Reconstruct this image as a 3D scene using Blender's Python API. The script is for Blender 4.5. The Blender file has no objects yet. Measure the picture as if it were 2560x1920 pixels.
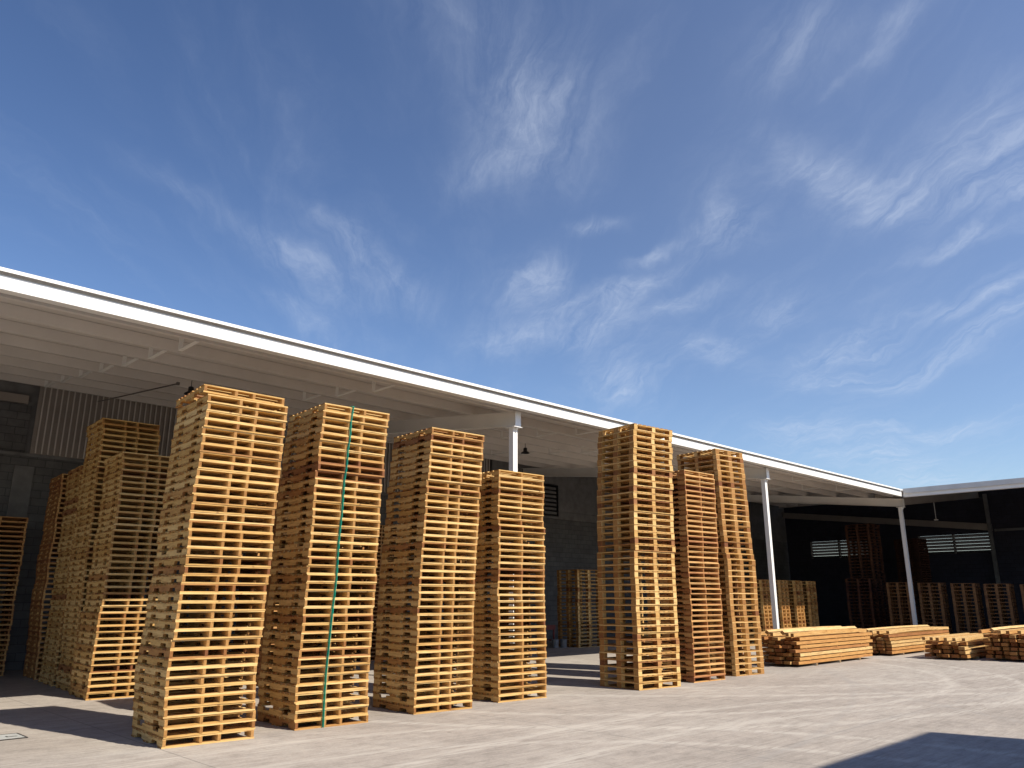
import bpy, bmesh, math, random
from math import radians, sin, cos, pi
from mathutils import Vector, Matrix

random.seed(11)
C = bpy.context.scene.collection
SC = bpy.context.scene
# World: X runs along the shed's front, Y into the shed, Z up.

# ----------------------------------------------------------------- materials
def nodes_of(name):
    m = bpy.data.materials.new(name); m.use_nodes = True
    nt = m.node_tree; b = nt.nodes['Principled BSDF']
    return m, nt, b

def N(nt, typ, **kw):
    n = nt.nodes.new(typ)
    for k, v in kw.items():
        if k == 'inp':
            for i, x in v.items(): n.inputs[i].default_value = x
        else: setattr(n, k, v)
    return n

def ramp(nt, fac, stops, interp='LINEAR'):
    r = nt.nodes.new('ShaderNodeValToRGB'); r.color_ramp.interpolation = interp
    e = r.color_ramp.elements
    while len(e) < len(stops): e.new(0.5)
    for el, (p, c) in zip(e, stops):
        el.position = p; el.color = (*c, 1) if len(c) == 3 else c
    nt.links.new(fac, r.inputs[0]); return r.outputs[0]

def math_(nt, op, a, b=None, c=None, clamp=False):
    n = nt.nodes.new('ShaderNodeMath'); n.operation = op; n.use_clamp = clamp
    for i, v in enumerate((a, b, c)):
        if v is None: continue
        if isinstance(v, (int, float)): n.inputs[i].default_value = v
        else: nt.links.new(v, n.inputs[i])
    return n.outputs[0]

def mixc(nt, fac, a, b, mode='MIX'):
    n = nt.nodes.new('ShaderNodeMix'); n.data_type = 'RGBA'; n.blend_type = mode
    for i, v in ((0, fac), (6, a), (7, b)):
        if isinstance(v, (int, float)): n.inputs[i].default_value = v
        elif isinstance(v, tuple): n.inputs[i].default_value = (*v, 1) if len(v) == 3 else v
        else: nt.links.new(v, n.inputs[i])
    return n.outputs[2]

def wood(name, axis, stops, dirty=0.0):
    """axis: along which of the object's axes the grain runs"""
    m, nt, b = nodes_of(name); L = nt.links.new
    tc = N(nt, 'ShaderNodeTexCoord'); oi = N(nt, 'ShaderNodeObjectInfo'); ge = N(nt, 'ShaderNodeNewGeometry')
    isl = math_(nt, 'FRACT', math_(nt, 'ADD', math_(nt, 'MULTIPLY', oi.outputs['Random'], 7.31), math_(nt, 'MULTIPLY', ge.outputs['Random Per Island'], 3.7)))
    sc_ = N(nt, 'ShaderNodeSeparateColor'); L(oi.outputs['Color'], sc_.inputs[0])
    r = math_(nt, 'ADD', sc_.outputs[0], math_(nt, 'MULTIPLY', math_(nt, 'SUBTRACT', isl, 0.5), 0.75), clamp=True)
    sc = [14.0, 14.0, 14.0]; sc[axis] = 1.1
    off = N(nt, 'ShaderNodeCombineXYZ'); L(math_(nt, 'MULTIPLY', isl, 37.0), off.inputs[0]); L(math_(nt, 'MULTIPLY', oi.outputs['Random'], 53.0), off.inputs[1])
    ad = N(nt, 'ShaderNodeVectorMath', operation='ADD'); L(tc.outputs['Object'], ad.inputs[0]); L(off.outputs[0], ad.inputs[1])
    mp = N(nt, 'ShaderNodeMapping'); mp.inputs['Scale'].default_value = sc; L(ad.outputs[0], mp.inputs[0])
    gr = N(nt, 'ShaderNodeTexNoise', inp={'Scale': 3.0, 'Detail': 5.0, 'Roughness': 0.65, 'Distortion': 0.7}); L(mp.outputs[0], gr.inputs['Vector'])
    big = N(nt, 'ShaderNodeTexNoise', inp={'Scale': 1.7, 'Detail': 3.0}); L(ad.outputs[0], big.inputs['Vector'])
    base = ramp(nt, math_(nt, 'ADD', r, math_(nt, 'MULTIPLY', math_(nt, 'SUBTRACT', big.outputs[0], 0.5), 0.35), clamp=True), stops)
    grain = ramp(nt, gr.outputs[0], [(0.28, (0.50, 0.38, 0.27)), (0.48, (0.93, 0.90, 0.86)), (0.72, (1.13, 1.13, 1.12))])
    col = mixc(nt, 1.0, base, grain, 'MULTIPLY')
    kv = N(nt, 'ShaderNodeTexVoronoi', inp={'Scale': 5.5, 'Randomness': 1.0}); L(ad.outputs[0], kv.inputs['Vector'])
    kn = ramp(nt, kv.outputs['Distance'], [(0.0, (1, 1, 1)), (0.075, (0.7, 0.7, 0.7)), (0.14, (0, 0, 0))])
    col = mixc(nt, math_(nt, 'MULTIPLY', kn, 0.75), col, (0.16, 0.065, 0.02))
    st = N(nt, 'ShaderNodeTexNoise', inp={'Scale': 4.0, 'Detail': 6.0, 'Roughness': 0.7}); L(ad.outputs[0], st.inputs['Vector'])
    sf = ramp(nt, st.outputs[0], [(0.56, (0, 0, 0)), (0.8, (1, 1, 1))])
    col = mixc(nt, math_(nt, 'MULTIPLY', sf, 0.35 + dirty), col, (0.20, 0.11, 0.045))
    # sawn end grain is darker and browner
    sn = N(nt, 'ShaderNodeSeparateXYZ'); L(tc.outputs['Normal'], sn.inputs[0])
    eg = math_(nt, 'GREATER_THAN', math_(nt, 'ABSOLUTE', sn.outputs[axis]), 0.7)
    col = mixc(nt, eg, col, mixc(nt, 1.0, col, (0.58, 0.44, 0.31), 'MULTIPLY'))
    L(col, b.inputs['Base Color']); b.inputs['Roughness'].default_value = 0.78
    bp = N(nt, 'ShaderNodeBump', inp={'Strength': 0.35, 'Distance': 0.004}); L(gr.outputs[0], bp.inputs['Height']); L(bp.outputs[0], b.inputs['Normal'])
    return m

PALE = [(0.0, (0.69, 0.48, 0.205)), (0.3, (0.62, 0.405, 0.15)), (0.55, (0.53, 0.32, 0.10)), (0.78, (0.42, 0.212, 0.067)), (1.0, (0.30, 0.13, 0.045))]
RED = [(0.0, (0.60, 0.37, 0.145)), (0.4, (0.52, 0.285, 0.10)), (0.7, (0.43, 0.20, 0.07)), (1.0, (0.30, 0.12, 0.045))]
SHADE_RED = [(0.0, (0.12, 0.05, 0.022)), (0.5, (0.085, 0.032, 0.018)), (1.0, (0.06, 0.018, 0.013))]  # reddish wood darkened so the deep wing shade sits in its colour
SHADE_BROWN = [(0.0, (0.25, 0.13, 0.05)), (0.5, (0.20, 0.10, 0.04)), (1.0, (0.14, 0.06, 0.025))]  # pallet wood darkened to paint in the shade under the wing roof
TIM = [(0.0, (0.61, 0.42, 0.185)), (0.3, (0.51, 0.285, 0.09)), (0.7, (0.44, 0.21, 0.06)), (1.0, (0.33, 0.14, 0.042))]
GREYW = [(0.0, (0.30, 0.25, 0.17)), (1.0, (0.40, 0.35, 0.26))]
M = {}
for key, st in (('pale', PALE), ('red', RED), ('timber', TIM), ('grey', GREYW), ('shade_red', SHADE_RED), ('shade_brown', SHADE_BROWN)):
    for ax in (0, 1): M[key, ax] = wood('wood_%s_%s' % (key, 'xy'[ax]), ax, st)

def paint(name, col, rough=0.45, var=0.06, scale=3.0, metal=0.0, streak=None):
    m, nt, b = nodes_of(name); L = nt.links.new
    tc = N(nt, 'ShaderNodeTexCoord')
    n = N(nt, 'ShaderNodeTexNoise', inp={'Scale': scale, 'Detail': 6.0, 'Roughness': 0.6}); L(tc.outputs['Object'], n.inputs['Vector'])
    lo = tuple(max(0, c * (1 - var * 2)) for c in col); hi = tuple(min(1, c * (1 + var)) for c in col)
    c = ramp(nt, n.outputs[0], [(0.3, lo), (0.7, hi)])
    L(c, b.inputs['Base Color']); b.inputs['Roughness'].default_value = rough; b.inputs['Metallic'].default_value = metal
    bp = N(nt, 'ShaderNodeBump', inp={'Strength': 0.05, 'Distance': 0.01}); L(n.outputs[0], bp.inputs['Height']); L(bp.outputs[0], b.inputs['Normal'])
    return m
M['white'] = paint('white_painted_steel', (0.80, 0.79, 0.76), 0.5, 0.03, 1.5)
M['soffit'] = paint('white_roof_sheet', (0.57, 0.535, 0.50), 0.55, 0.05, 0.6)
M['purlin'] = paint('painted_purlin', (0.65, 0.615, 0.58), 0.5, 0.05, 0.8)
M['gutter'] = paint('galvanised_gutter', (0.62, 0.62, 0.61), 0.45, 0.05, 2.0)
M['panel'] = paint('corrugated_panel', (0.30, 0.265, 0.235), 0.5, 0.08, 1.0)  # shade of cladding recesses and wing rafters put into this darker colour
M['rib'] = paint('lit_rib_tone', (0.58, 0.54, 0.50), 0.5, 0.08, 1.0)  # lighter tone painting in the light on the cladding ridges
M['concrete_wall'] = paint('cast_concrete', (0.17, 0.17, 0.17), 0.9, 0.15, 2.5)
M['dark'] = paint('black_lamp_paint', (0.015, 0.015, 0.016), 0.35, 0.1)
M['louver'] = paint('grey_louver', (0.085, 0.085, 0.088), 0.5, 0.08)
M['pipe'] = paint('dark_conduit', (0.16, 0.15, 0.14), 0.5, 0.1)
M['bucket'] = paint('greyed_white_plastic', (0.22, 0.22, 0.215), 0.5, 0.15, 8.0)  # white plastic in a lowered grey tone
M['redm'] = paint('dull_red_paint', (0.16, 0.03, 0.025), 0.5, 0.2, 4.0)
M['strap'] = paint('green_strapping', (0.0, 0.42, 0.30), 0.4, 0.1, 6.0)
M['plate'] = paint('steel_cover_plate', (0.42, 0.43, 0.42), 0.5, 0.12, 8.0)
M['gap'] = paint('dark_joint', (0.05, 0.045, 0.04), 0.9, 0.2)
M['plaster'] = paint('facing_wall_plaster', (0.45, 0.43, 0.40), 0.9, 0.1)

def block(name, col, mortar, axis):
    """concrete block courses; axis: the wall's long axis"""
    m, nt, b = nodes_of(name); L = nt.links.new
    tc = N(nt, 'ShaderNodeTexCoord'); sp = N(nt, 'ShaderNodeSeparateXYZ'); L(tc.outputs['Object'], sp.inputs[0])
    cb = N(nt, 'ShaderNodeCombineXYZ'); L(sp.outputs[axis], cb.inputs[0]); L(sp.outputs[2], cb.inputs[1])
    br = N(nt, 'ShaderNodeTexBrick', inp={'Scale': 1.0, 'Mortar Size': 0.009, 'Brick Width': 0.4, 'Row Height': 0.2, 'Mortar Smooth': 0.2,
           'Color1': (*col, 1), 'Color2': (*[c * 0.82 for c in col], 1), 'Mortar': (*mortar, 1)}); L(cb.outputs[0], br.inputs['Vector'])
    n = N(nt, 'ShaderNodeTexNoise', inp={'Scale': 3.0, 'Detail': 7.0, 'Roughness': 0.65}); L(tc.outputs['Object'], n.inputs['Vector'])
    v = ramp(nt, n.outputs[0], [(0.3, (0.75, 0.75, 0.75)), (0.7, (1.1, 1.1, 1.1))])
    c = mixc(nt, 1.0, br.outputs[0], v, 'MULTIPLY'); L(c, b.inputs['Base Color']); b.inputs['Roughness'].default_value = 0.92
    bp = N(nt, 'ShaderNodeBump', inp={'Strength': 0.6, 'Distance': 0.01}); bp.invert = True
    L(br.outputs['Fac'], bp.inputs['Height']); L(bp.outputs[0], b.inputs['Normal'])
    return m
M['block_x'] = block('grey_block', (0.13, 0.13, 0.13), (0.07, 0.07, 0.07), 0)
M['block_y'] = block('shade_block', (0.035, 0.036, 0.055), (0.02, 0.02, 0.03), 1)  # block colour darkened to stand in for the wing's deep shade

def ground_mat():
    m, nt, b = nodes_of('concrete_yard'); L = nt.links.new
    tc = N(nt, 'ShaderNodeTexCoord'); co = tc.outputs['Object']
    sp = N(nt, 'ShaderNodeSeparateXYZ'); L(co, sp.inputs[0]); X, Y = sp.outputs[0], sp.outputs[1]
    n1 = N(nt, 'ShaderNodeTexNoise', inp={'Scale': 0.33, 'Detail': 8.0, 'Roughness': 0.62, 'Distortion': 0.3}); L(co, n1.inputs['Vector'])
    n2 = N(nt, 'ShaderNodeTexNoise', inp={'Scale': 3.4, 'Detail': 12.0, 'Roughness': 0.78}); L(co, n2.inputs['Vector'])
    n3 = N(nt, 'ShaderNodeTexNoise', inp={'Scale': 30.0, 'Detail': 6.0, 'Roughness': 0.7}); L(co, n3.inputs['Vector'])
    # broom / sweeping strokes running across the slab
    mp = N(nt, 'ShaderNodeMapping'); mp.inputs['Rotation'].default_value = (0, 0, radians(28)); mp.inputs['Scale'].default_value = (0.5, 5.5, 1); L(co, mp.inputs[0])
    n4 = N(nt, 'ShaderNodeTexNoise', inp={'Scale': 2.7, 'Detail': 9.0, 'Roughness': 0.7, 'Distortion': 0.9}); L(mp.outputs[0], n4.inputs['Vector'])
    mp2 = N(nt, 'ShaderNodeMapping'); mp2.inputs['Rotation'].default_value = (0, 0, radians(-52)); mp2.inputs['Scale'].default_value = (0.35, 3.4, 1); L(co, mp2.inputs[0])
    n5 = N(nt, 'ShaderNodeTexNoise', inp={'Scale': 2.4, 'Detail': 9.0, 'Roughness': 0.72, 'Distortion': 1.2}); L(mp2.outputs[0], n5.inputs['Vector'])
    col = ramp(nt, n1.outputs[0], [(0.32, (0.300, 0.268, 0.239)), (0.5, (0.345, 0.309, 0.276)), (0.68, (0.385, 0.352, 0.316))])
    col = mixc(nt, 1.0, col, ramp(nt, n2.outputs[0], [(0.3, (0.74, 0.73, 0.72)), (0.5, (1.0, 1.0, 1.0)), (0.72, (1.15, 1.15, 1.13))]), 'MULTIPLY')
    col = mixc(nt, 1.0, col, ramp(nt, n4.outputs[0], [(0.33, (0.84, 0.835, 0.83)), (0.5, (1, 1, 1)), (0.68, (1.10, 1.10, 1.10))]), 'MULTIPLY')
    col = mixc(nt, 1.0, col, ramp(nt, n5.outputs[0], [(0.35, (0.88, 0.875, 0.87)), (0.5, (1, 1, 1)), (0.7, (1.10, 1.10, 1.09))]), 'MULTIPLY')
    col = mixc(nt, 1.0, col, ramp(nt, n3.outputs[0], [(0.3, (0.84, 0.84, 0.84)), (0.7, (1.09, 1.09, 1.09))]), 'MULTIPLY')
    # pale tyre arcs and dark rubber streaks
    def arc(cx, cy, r, w, amt, c2):
        nonlocal col
        dx = math_(nt, 'SUBTRACT', X, cx); dy = math_(nt, 'SUBTRACT', Y, cy)
        d = math_(nt, 'SQRT', math_(nt, 'ADD', math_(nt, 'MULTIPLY', dx, dx), math_(nt, 'MULTIPLY', dy, dy)))
        e = math_(nt, 'ABSOLUTE', math_(nt, 'SUBTRACT', math_(nt, 'ADD', d, math_(nt, 'MULTIPLY', n2.outputs[0], 0.12)), r + 0.06))
        f = math_(nt, 'SUBTRACT', 1.0, math_(nt, 'DIVIDE', e, w), clamp=True)
        f = math_(nt, 'MULTIPLY', f, math_(nt, 'MULTIPLY', ramp(nt, n4.outputs[0], [(0.38, (0, 0, 0)), (0.58, (1, 1, 1))]), amt))
        col = mixc(nt, f, col, c2)
    pale = (0.47, 0.435, 0.39)
    for a in ((4.6, 3.2, 5.0, 0.16), (4.6, 3.2, 6.2, 0.16), (16.0, 14.0, 8.4, 0.18), (16.0, 14.0, 9.7, 0.18), (9.0, -6.0, 12.4, 0.2), (9.0, -6.0, 13.7, 0.2), (24.0, 20.0, 14.5, 0.2), (24.0, 20.0, 15.9, 0.2), (0.0, 4.0, 6.0, 0.14)):
        arc(*a, 0.8, pale)
    for a in ((12.0, -34.0, 39.0, 0.10), (4.0, 34.0, 29.6, 0.10), (30.0, -8.0, 20.0, 0.14)):
        arc(*a, 0.35, (0.27, 0.26, 0.25))
    # saw cut joints
    def joint(coord, at, w, amt):
        nonlocal col
        e = math_(nt, 'ABSOLUTE', math_(nt, 'SUBTRACT', coord, at))
        f = math_(nt, 'MULTIPLY', math_(nt, 'SUBTRACT', 1.0, math_(nt, 'DIVIDE', e, w), clamp=True), amt)
        col = mixc(nt, f, col, (0.16, 0.15, 0.14))
    for x in (-0.42, 4.06, 8.62, 12.95, 17.4, 21.9, 26.4): joint(X, x, 0.014, 0.85)
    for y in (0.5, 5.0, 14.0, 18.5): joint(Y, y, 0.014, 0.5)
    # small oil and dirt spots
    vo = N(nt, 'ShaderNodeTexVoronoi', inp={'Scale': 1.15, 'Randomness': 1.0}); L(co, vo.inputs['Vector'])
    sfac = ramp(nt, vo.outputs['Distance'], [(0.0, (1, 1, 1)), (0.028, (0.8, 0.8, 0.8)), (0.05, (0, 0, 0))])
    col = mixc(nt, math_(nt, 'MULTIPLY', sfac, 0.7), col, (0.12, 0.10, 0.085))
    L(col, b.inputs['Base Color']); b.inputs['Roughness'].default_value = 0.82; b.inputs['Specular IOR Level'].default_value = 0.25
    bp = N(nt, 'ShaderNodeBump', inp={'Strength': 0.15, 'Distance': 0.01}); L(n2.outputs[0], bp.inputs['Height']); L(bp.outputs[0], b.inputs['Normal'])
    return m
M['ground'] = ground_mat()

# ----------------------------------------------------------------- mesh helpers
class MB:
    def __init__(s): s.v = []; s.f = []
    def box(s, x0, x1, y0, y1, z0, z1):
        b = len(s.v)
        s.v += [(x, y, z) for z in (z0, z1) for y in (y0, y1) for x in (x0, x1)]
        s.f += [tuple(b + i for i in q) for q in ((0, 2, 3, 1), (4, 5, 7, 6), (0, 1, 5, 4), (2, 6, 7, 3), (0, 4, 6, 2), (1, 3, 7, 5))]
        return s
    def prism(s, loop, vec):
        """closed loop of points swept by a vector"""
        b = len(s.v); n = len(loop); vec = Vector(vec)
        s.v += [tuple(p) for p in loop] + [tuple(Vector(p) + vec) for p in loop]
        s.f.append(tuple(b + i for i in reversed(range(n)))); s.f.append(tuple(b + n + i for i in range(n)))
        for i in range(n):
            j = (i + 1) % n; s.f.append((b + i, b + j, b + n + j, b + n + i))
        return s
    def bar(s, p, q, w, h):
        """square bar from p to q"""
        p, q = Vector(p), Vector(q); d = (q - p).normalized()
        up = Vector((0, 0, 1)) if abs(d.z) < 0.95 else Vector((1, 0, 0))
        a = d.cross(up).normalized() * w / 2; c = a.cross(d).normalized() * h / 2
        return s.prism([p + a + c, p - a + c, p - a - c, p + a - c], q - p)
    def lathe(s, prof, n=20, cx=0, cy=0):
        b = len(s.v); k = len(prof)
        for i in range(n):
            t = 2 * pi * i / n
            for r, z in prof: s.v.append((cx + r * cos(t), cy + r * sin(t), z))
        for i in range(n):
            j = (i + 1) % n
            for q in range(k - 1):
                s.f.append((b + i * k + q, b + j * k + q, b + j * k + q + 1, b + i * k + q + 1))
        return s
    def add(s, other, mat=None):
        b = len(s.v)
        s.v += [tuple(mat @ Vector(v)) if mat else v for v in other.v]
        s.f += [tuple(b + i for i in f) for f in other.f]
        return s
    def mesh(s, name, mat):
        me = bpy.data.meshes.new(name); me.from_pydata(s.v, [], s.f)
        bm = bmesh.new(); bm.from_mesh(me); bmesh.ops.recalc_face_normals(bm, faces=bm.faces); bm.to_mesh(me); bm.free()
        for mm in (mat if isinstance(mat, (list, tuple)) else [mat]): me.materials.append(mm)
        return me
    def build(s, name, mat, parent=None, loc=(0, 0, 0)):
        return place(name, s.mesh(name, mat), parent, loc)

def place(name, me, parent=None, loc=(0, 0, 0)):
    o = bpy.data.objects.new(name, me); C.objects.link(o); o.location = loc
    if parent: o.parent = parent
    return o
def tag(o, label, cat, group=None, kind='thing'):
    o['label'] = label; o['category'] = cat; o['kind'] = kind
    if group: o['group'] = group
    return o
def thing(name, label, cat, loc=(0, 0, 0), group=None, rz=0):
    o = bpy.data.objects.new(name, None); C.objects.link(o); o.location = loc; o.rotation_euler = (0, 0, rz)
    o.empty_display_size = 0.1
    return tag(o, label, cat, group)
def struct(o): o['kind'] = 'structure'; return o

ORD = ['', 'first', 'second', 'third', 'fourth', 'fifth', 'sixth', 'seventh', 'eighth', 'ninth', 'tenth', 'eleventh', 'twelfth', 'thirteenth', 'fourteenth',
       'fifteenth', 'sixteenth', 'seventeenth', 'eighteenth', 'nineteenth', 'twentieth']
def ordn(n):
    if n <= 20: return ORD[n]
    return 'twenty-' + ORD[n - 20] if n < 30 else 'thirtieth'
def level_words(i, n):
    """i from 0 at the ground"""
    if i == 0: return 'bottom'
    if i == n - 1: return 'topmost'
    if i < n / 2: return ordn(i + 1) + ' from ground'
    return ordn(n - i) + ' from top'

# ----------------------------------------------------------------- pallets
PH = 0.1115; BT = 0.0182
PW, PD = 1.125, 1.19
def jit(a): return random.uniform(-a, a)

def deck_boards(w, d, spans, z0, z1):
    mb = MB()
    for (y0, y1) in spans:
        e0, e1 = jit(.006), jit(.006); s = jit(.006)
        mb.box(0 + e0, w + e1, y0 + s, y1 + s, z0, z1 + jit(.0008))
    return mb
TOPS = [(0, .135), (.175, .265), (.315, .405), (.46, .55), (.65, .74), (.795, .885), (.935, 1.025), (1.065, 1.19)]
BOTS = [(0, .135), (.50, .59), (.61, .70), (1.065, 1.19)]
def stringer_mb(t, z0, z1):
    h = z1 - z0; n = h * .57; r = .012
    loop = [(0, 0, z0)]
    for a, b in ((.20, .405), (.795, 1.0)):
        loop += [(0, a, z0), (0, a + .004, z0 + n - r), (0, a + r, z0 + n), (0, b - r, z0 + n), (0, b - .004, z0 + n - r), (0, b, z0)]
    loop += [(0, PD, z0), (0, PD, z1), (0, 0, z1)]
    return MB().prism(loop, (t, 0, 0))

proto = {}
def stringer_kind(key, n_str, mk):
    """several variants of a pallet's parts, as lists of (part name, mesh, location)"""
    out = []
    for v in range(7):
        parts = [('top_deck', deck_boards(PW, PD, TOPS, PH - BT, PH).mesh('top_deck', M[mk, 0]), (0, 0, 0)),
                 ('bottom_deck', deck_boards(PW, PD, BOTS, 0, BT).mesh('bottom_deck', M[mk, 0]), (0, 0, 0))]
        t = .037
        xs = {4: (0.004, .43, .665, PW - t - .004), 3: (0.004, PW / 2 - t / 2, PW - t - .004)}[n_str]
        for x in xs:
            parts.append(('stringer', stringer_mb(t, BT + .0002, PH - BT - .0002).mesh('stringer', M[mk, 1]), (x + jit(.006), jit(.004), 0)))
        out.append(parts)
    proto[key] = out
stringer_kind('four', 4, 'pale'); stringer_kind('three', 3, 'pale'); stringer_kind('redthree', 3, 'red')

BH = 0.131
def block_kind(key, w, d, h, mk, single):
    """boards along Y on three cross boards along X, nine blocks, and a rim of boards below"""
    out = []
    tb, cb, bb = .0155, .0115, .0155
    bw, bd = (.10, .13) if not single else (.085, .10)
    for v in range(5):
        top = MB(); n = 9 if not single else 5
        wid = w / n * .66
        for i in range(n):
            x0 = (w - wid) * i / (n - 1); s = jit(.004)
            top.box(x0 + s * (0 < i < n - 1), x0 + wid + s * (0 < i < n - 1), jit(.004), d + jit(.004), h - tb, h)
        cross = MB()
        ys = (0, d / 2 - bd / 2, d - bd)
        for y in ys: cross.box(jit(.003), w + jit(.003), y, y + bd, h - tb - cb, h - tb - .0002)
        bot = MB()
        for y in ys: bot.box(jit(.003), w + jit(.003), y, y + bd, 0, bb)
        for x in (0, w - bw): 
            bot.box(x, x + bw, bd + .0005, d / 2 - bd / 2 - .0005, 0, bb - .0004); bot.box(x, x + bw, d / 2 + bd / 2 + .0005, d - bd - .0005, 0, bb - .0004)
        blocks = []
        for x in (0, w / 2 - bw / 2, w - bw):
            for y in ys:
                bl = MB().box(0, bw, 0, bd, bb + .0002, h - tb - cb - .0002)
                blocks.append((bl, (x + jit(.004), y + jit(.004), 0)))
        if single:
            allm = MB().add(top).add(cross).add(bot)
            for bl, l in blocks: allm.add(bl, Matrix.Translation(l))
            out.append([('', allm.mesh('block_pallet', M[mk, 1]), (0, 0, 0))])
        else:
            parts = [('top_deck', top.mesh('top_deck', M[mk, 1]), (0, 0, 0)), ('cross_boards', cross.mesh('cross_boards', M[mk, 0]), (0, 0, 0)),
                     ('bottom_frame', bot.mesh('bottom_frame', M[mk, 0]), (0, 0, 0))]
            parts += [('block', bl.mesh('block', M[mk, 0]), l) for bl, l in blocks]
            out.append(parts)
    proto[key] = out
BW, BD = 1.20, 1.07
block_kind('block', BW, BD, BH, 'pale', False)
block_kind('small', 0.68, 0.90, BH, 'pale', True)
block_kind('bigsmall', 1.10, 1.15, BH, 'shade_red', True)
block_kind('wingsmall', 0.68, 0.90, BH, 'shade_brown', True)

made = {}
def tone_of():
    return random.choice((random.uniform(.0, .3), random.uniform(.1, .4), random.uniform(.2, .5), random.uniform(.15, .45), random.uniform(.45, .85)))
def instance(kind, name, label, cat, group, mat4):
    v = random.randrange(len(proto[kind])); parts = proto[kind][v]
    key = (kind, v)
    if len(parts) == 1 and parts[0][0] == '':
        r = made[key].copy() if key in made else bpy.data.objects.new(name, parts[0][1])
        made.setdefault(key, r); C.objects.link(r); r.name = name
    elif key not in made:
        r = bpy.data.objects.new(name, None); C.objects.link(r); r.empty_display_size = .1
        for pn, me, l in parts: place(pn, me, r, l)
        made[key] = r
    else:
        src = made[key]; r = src.copy(); C.objects.link(r)
        for ch in src.children:
            c = ch.copy(); C.objects.link(c); c.parent = r
    r.matrix_world = mat4
    tone = tone_of()
    r.color = (tone, tone, tone, 1)
    for ch in r.children: ch.color = r.color
    return tag(r, label, cat, group)

def sway_at(tab, t):
    x = min(max(t, 0), .9999) * (len(tab) - 1); i = int(x); return tab[i] + (tab[i + 1] - tab[i]) * (x - i)

def stack(kind, corner, n, ztop, tab, where, name, cat, group, adj, rot=False, inv=(), turn=-3.5, loose=.010, collect=None, w=None, d=None, h0=None):
    """a stack of n pallets whose near corner stands at CORNER"""
    w = w or PW; d = d or PD; h0 = h0 or PH
    p = ztop / n; sz = p / h0
    res = []
    for i in range(n):
        dx = sway_at(tab, (i + .5) / n) + jit(loose); dy = jit(loose); a = radians(turn + jit(.5))
        m = Matrix.Translation((corner[0] + dx, corner[1] + dy, i * p)) @ Matrix.Rotation(a, 4, 'Z')
        if rot: m = m @ Matrix.Translation((d, 0, 0)) @ Matrix.Rotation(pi / 2, 4, 'Z')
        if i in inv: m = m @ Matrix.Translation((w, 0, p)) @ Matrix.Rotation(pi, 4, 'Y')
        m = m @ Matrix.Diagonal((1, 1, sz, 1))
        if collect is not None:
            for pn, me, l in proto[kind][random.randrange(len(proto[kind]))]:
                k = len(collect.v); mm = m @ Matrix.Translation(l)
                collect.v += [tuple(mm @ v.co) for v in me.vertices]
                collect.f += [tuple(k + q for q in pl.vertices) for pl in me.polygons]
            continue
        lv = level_words(i, n)
        lab = '%s%s, %s in the %s' % (adj, ' upside-down' if i in inv else '', lv, where)
        res.append(instance(kind, name, lab, cat, group, m))
    return res

SW = {
'S1':[0.0,-0.011,-0.026,-0.037,-0.038,-0.026,-0.008,0.003,0.014,0.025,0.043,0.036,0.034,0.042,0.046,0.059,0.068,0.083,0.091,0.095,0.118],
'S2':[0.0,-0.008,-0.011,-0.012,-0.004,0.006,0.015,0.025,0.041,0.052,0.048,0.05,0.059,0.07,0.071,0.073,0.097,0.1,0.122,0.12,0.146],
'S3':[0.0,-0.003,-0.004,0.001,0.007,0.013,0.015,0.019,0.026,0.037,0.05,0.065,0.079,0.091,0.102,0.114,0.127,0.158,0.17,0.185,0.21],
'S4':[0.0,-0.001,-0.012,-0.007,-0.005,-0.006,-0.013,-0.021,-0.026,-0.032,-0.026,-0.021,-0.016,-0.023,-0.015,-0.011,-0.046,-0.029,-0.02,-0.013,-0.025],
'S5':[-0.0,0.007,-0.006,0.002,-0.0,-0.003,0.002,0.008,0.001,0.011,0.032,0.039,0.046,0.053,0.065,0.08,0.097,0.109,0.118,0.149,0.199],
'S6':[0.0,0.022,0.038,0.043,0.043,0.042,0.049,0.051,0.046,0.033,0.022,0.034,0.059,0.066,0.073,0.08,0.089,0.099,0.098,0.091,0.078],
'S7':[0.0,0.037,0.026,0.017,0.013,0.004,-0.011,-0.019,-0.018,-0.009,-0.031,-0.078,-0.106,-0.127,-0.134,-0.134,-0.14,-0.165,-0.175,-0.172,-0.196],
'S8':[0.0,0.005,0.011,0.018,0.022,0.024,0.031,0.04,0.051,0.063,0.071,0.08,0.084,0.077,0.094,0.1,0.096,0.096,0.095,0.088,0.078],
'S9':[0.0,-0.002,0.006,0.001,-0.013,-0.027,-0.037,-0.039,-0.04,-0.041,-0.042,-0.042,-0.042,-0.049,-0.062,-0.072,-0.069,-0.063,-0.054,-0.065,-0.085],
'S10':[0.0,0.003,0.006,0.008,0.009,0.01,0.012,0.011,0.009,0.007,0.005,0.002,-0.001,-0.003,-0.006,-0.009,-0.011,-0.015,-0.021,-0.03,-0.044],
'S11':[0.0,-0.003,-0.006,-0.016,-0.027,-0.038,-0.048,-0.059,-0.061,-0.06,-0.058,-0.057,-0.056,-0.053,-0.05,-0.047,-0.047,-0.044,-0.043,-0.046,-0.048],
'flat':[0.0,0.01,-0.008,0.012,0.0]}
SP, BP = 'stringer pallet', 'block pallet'
s1 = stack('four', (4.08, 10.0), 39, 4.31, SW['S1'], 'tall stack whose top pallet lies askew', 'notched_pallet', SP, 'pallets of the stack with a skewed top', 'pale notched pallet', inv=(1, 20))
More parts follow.
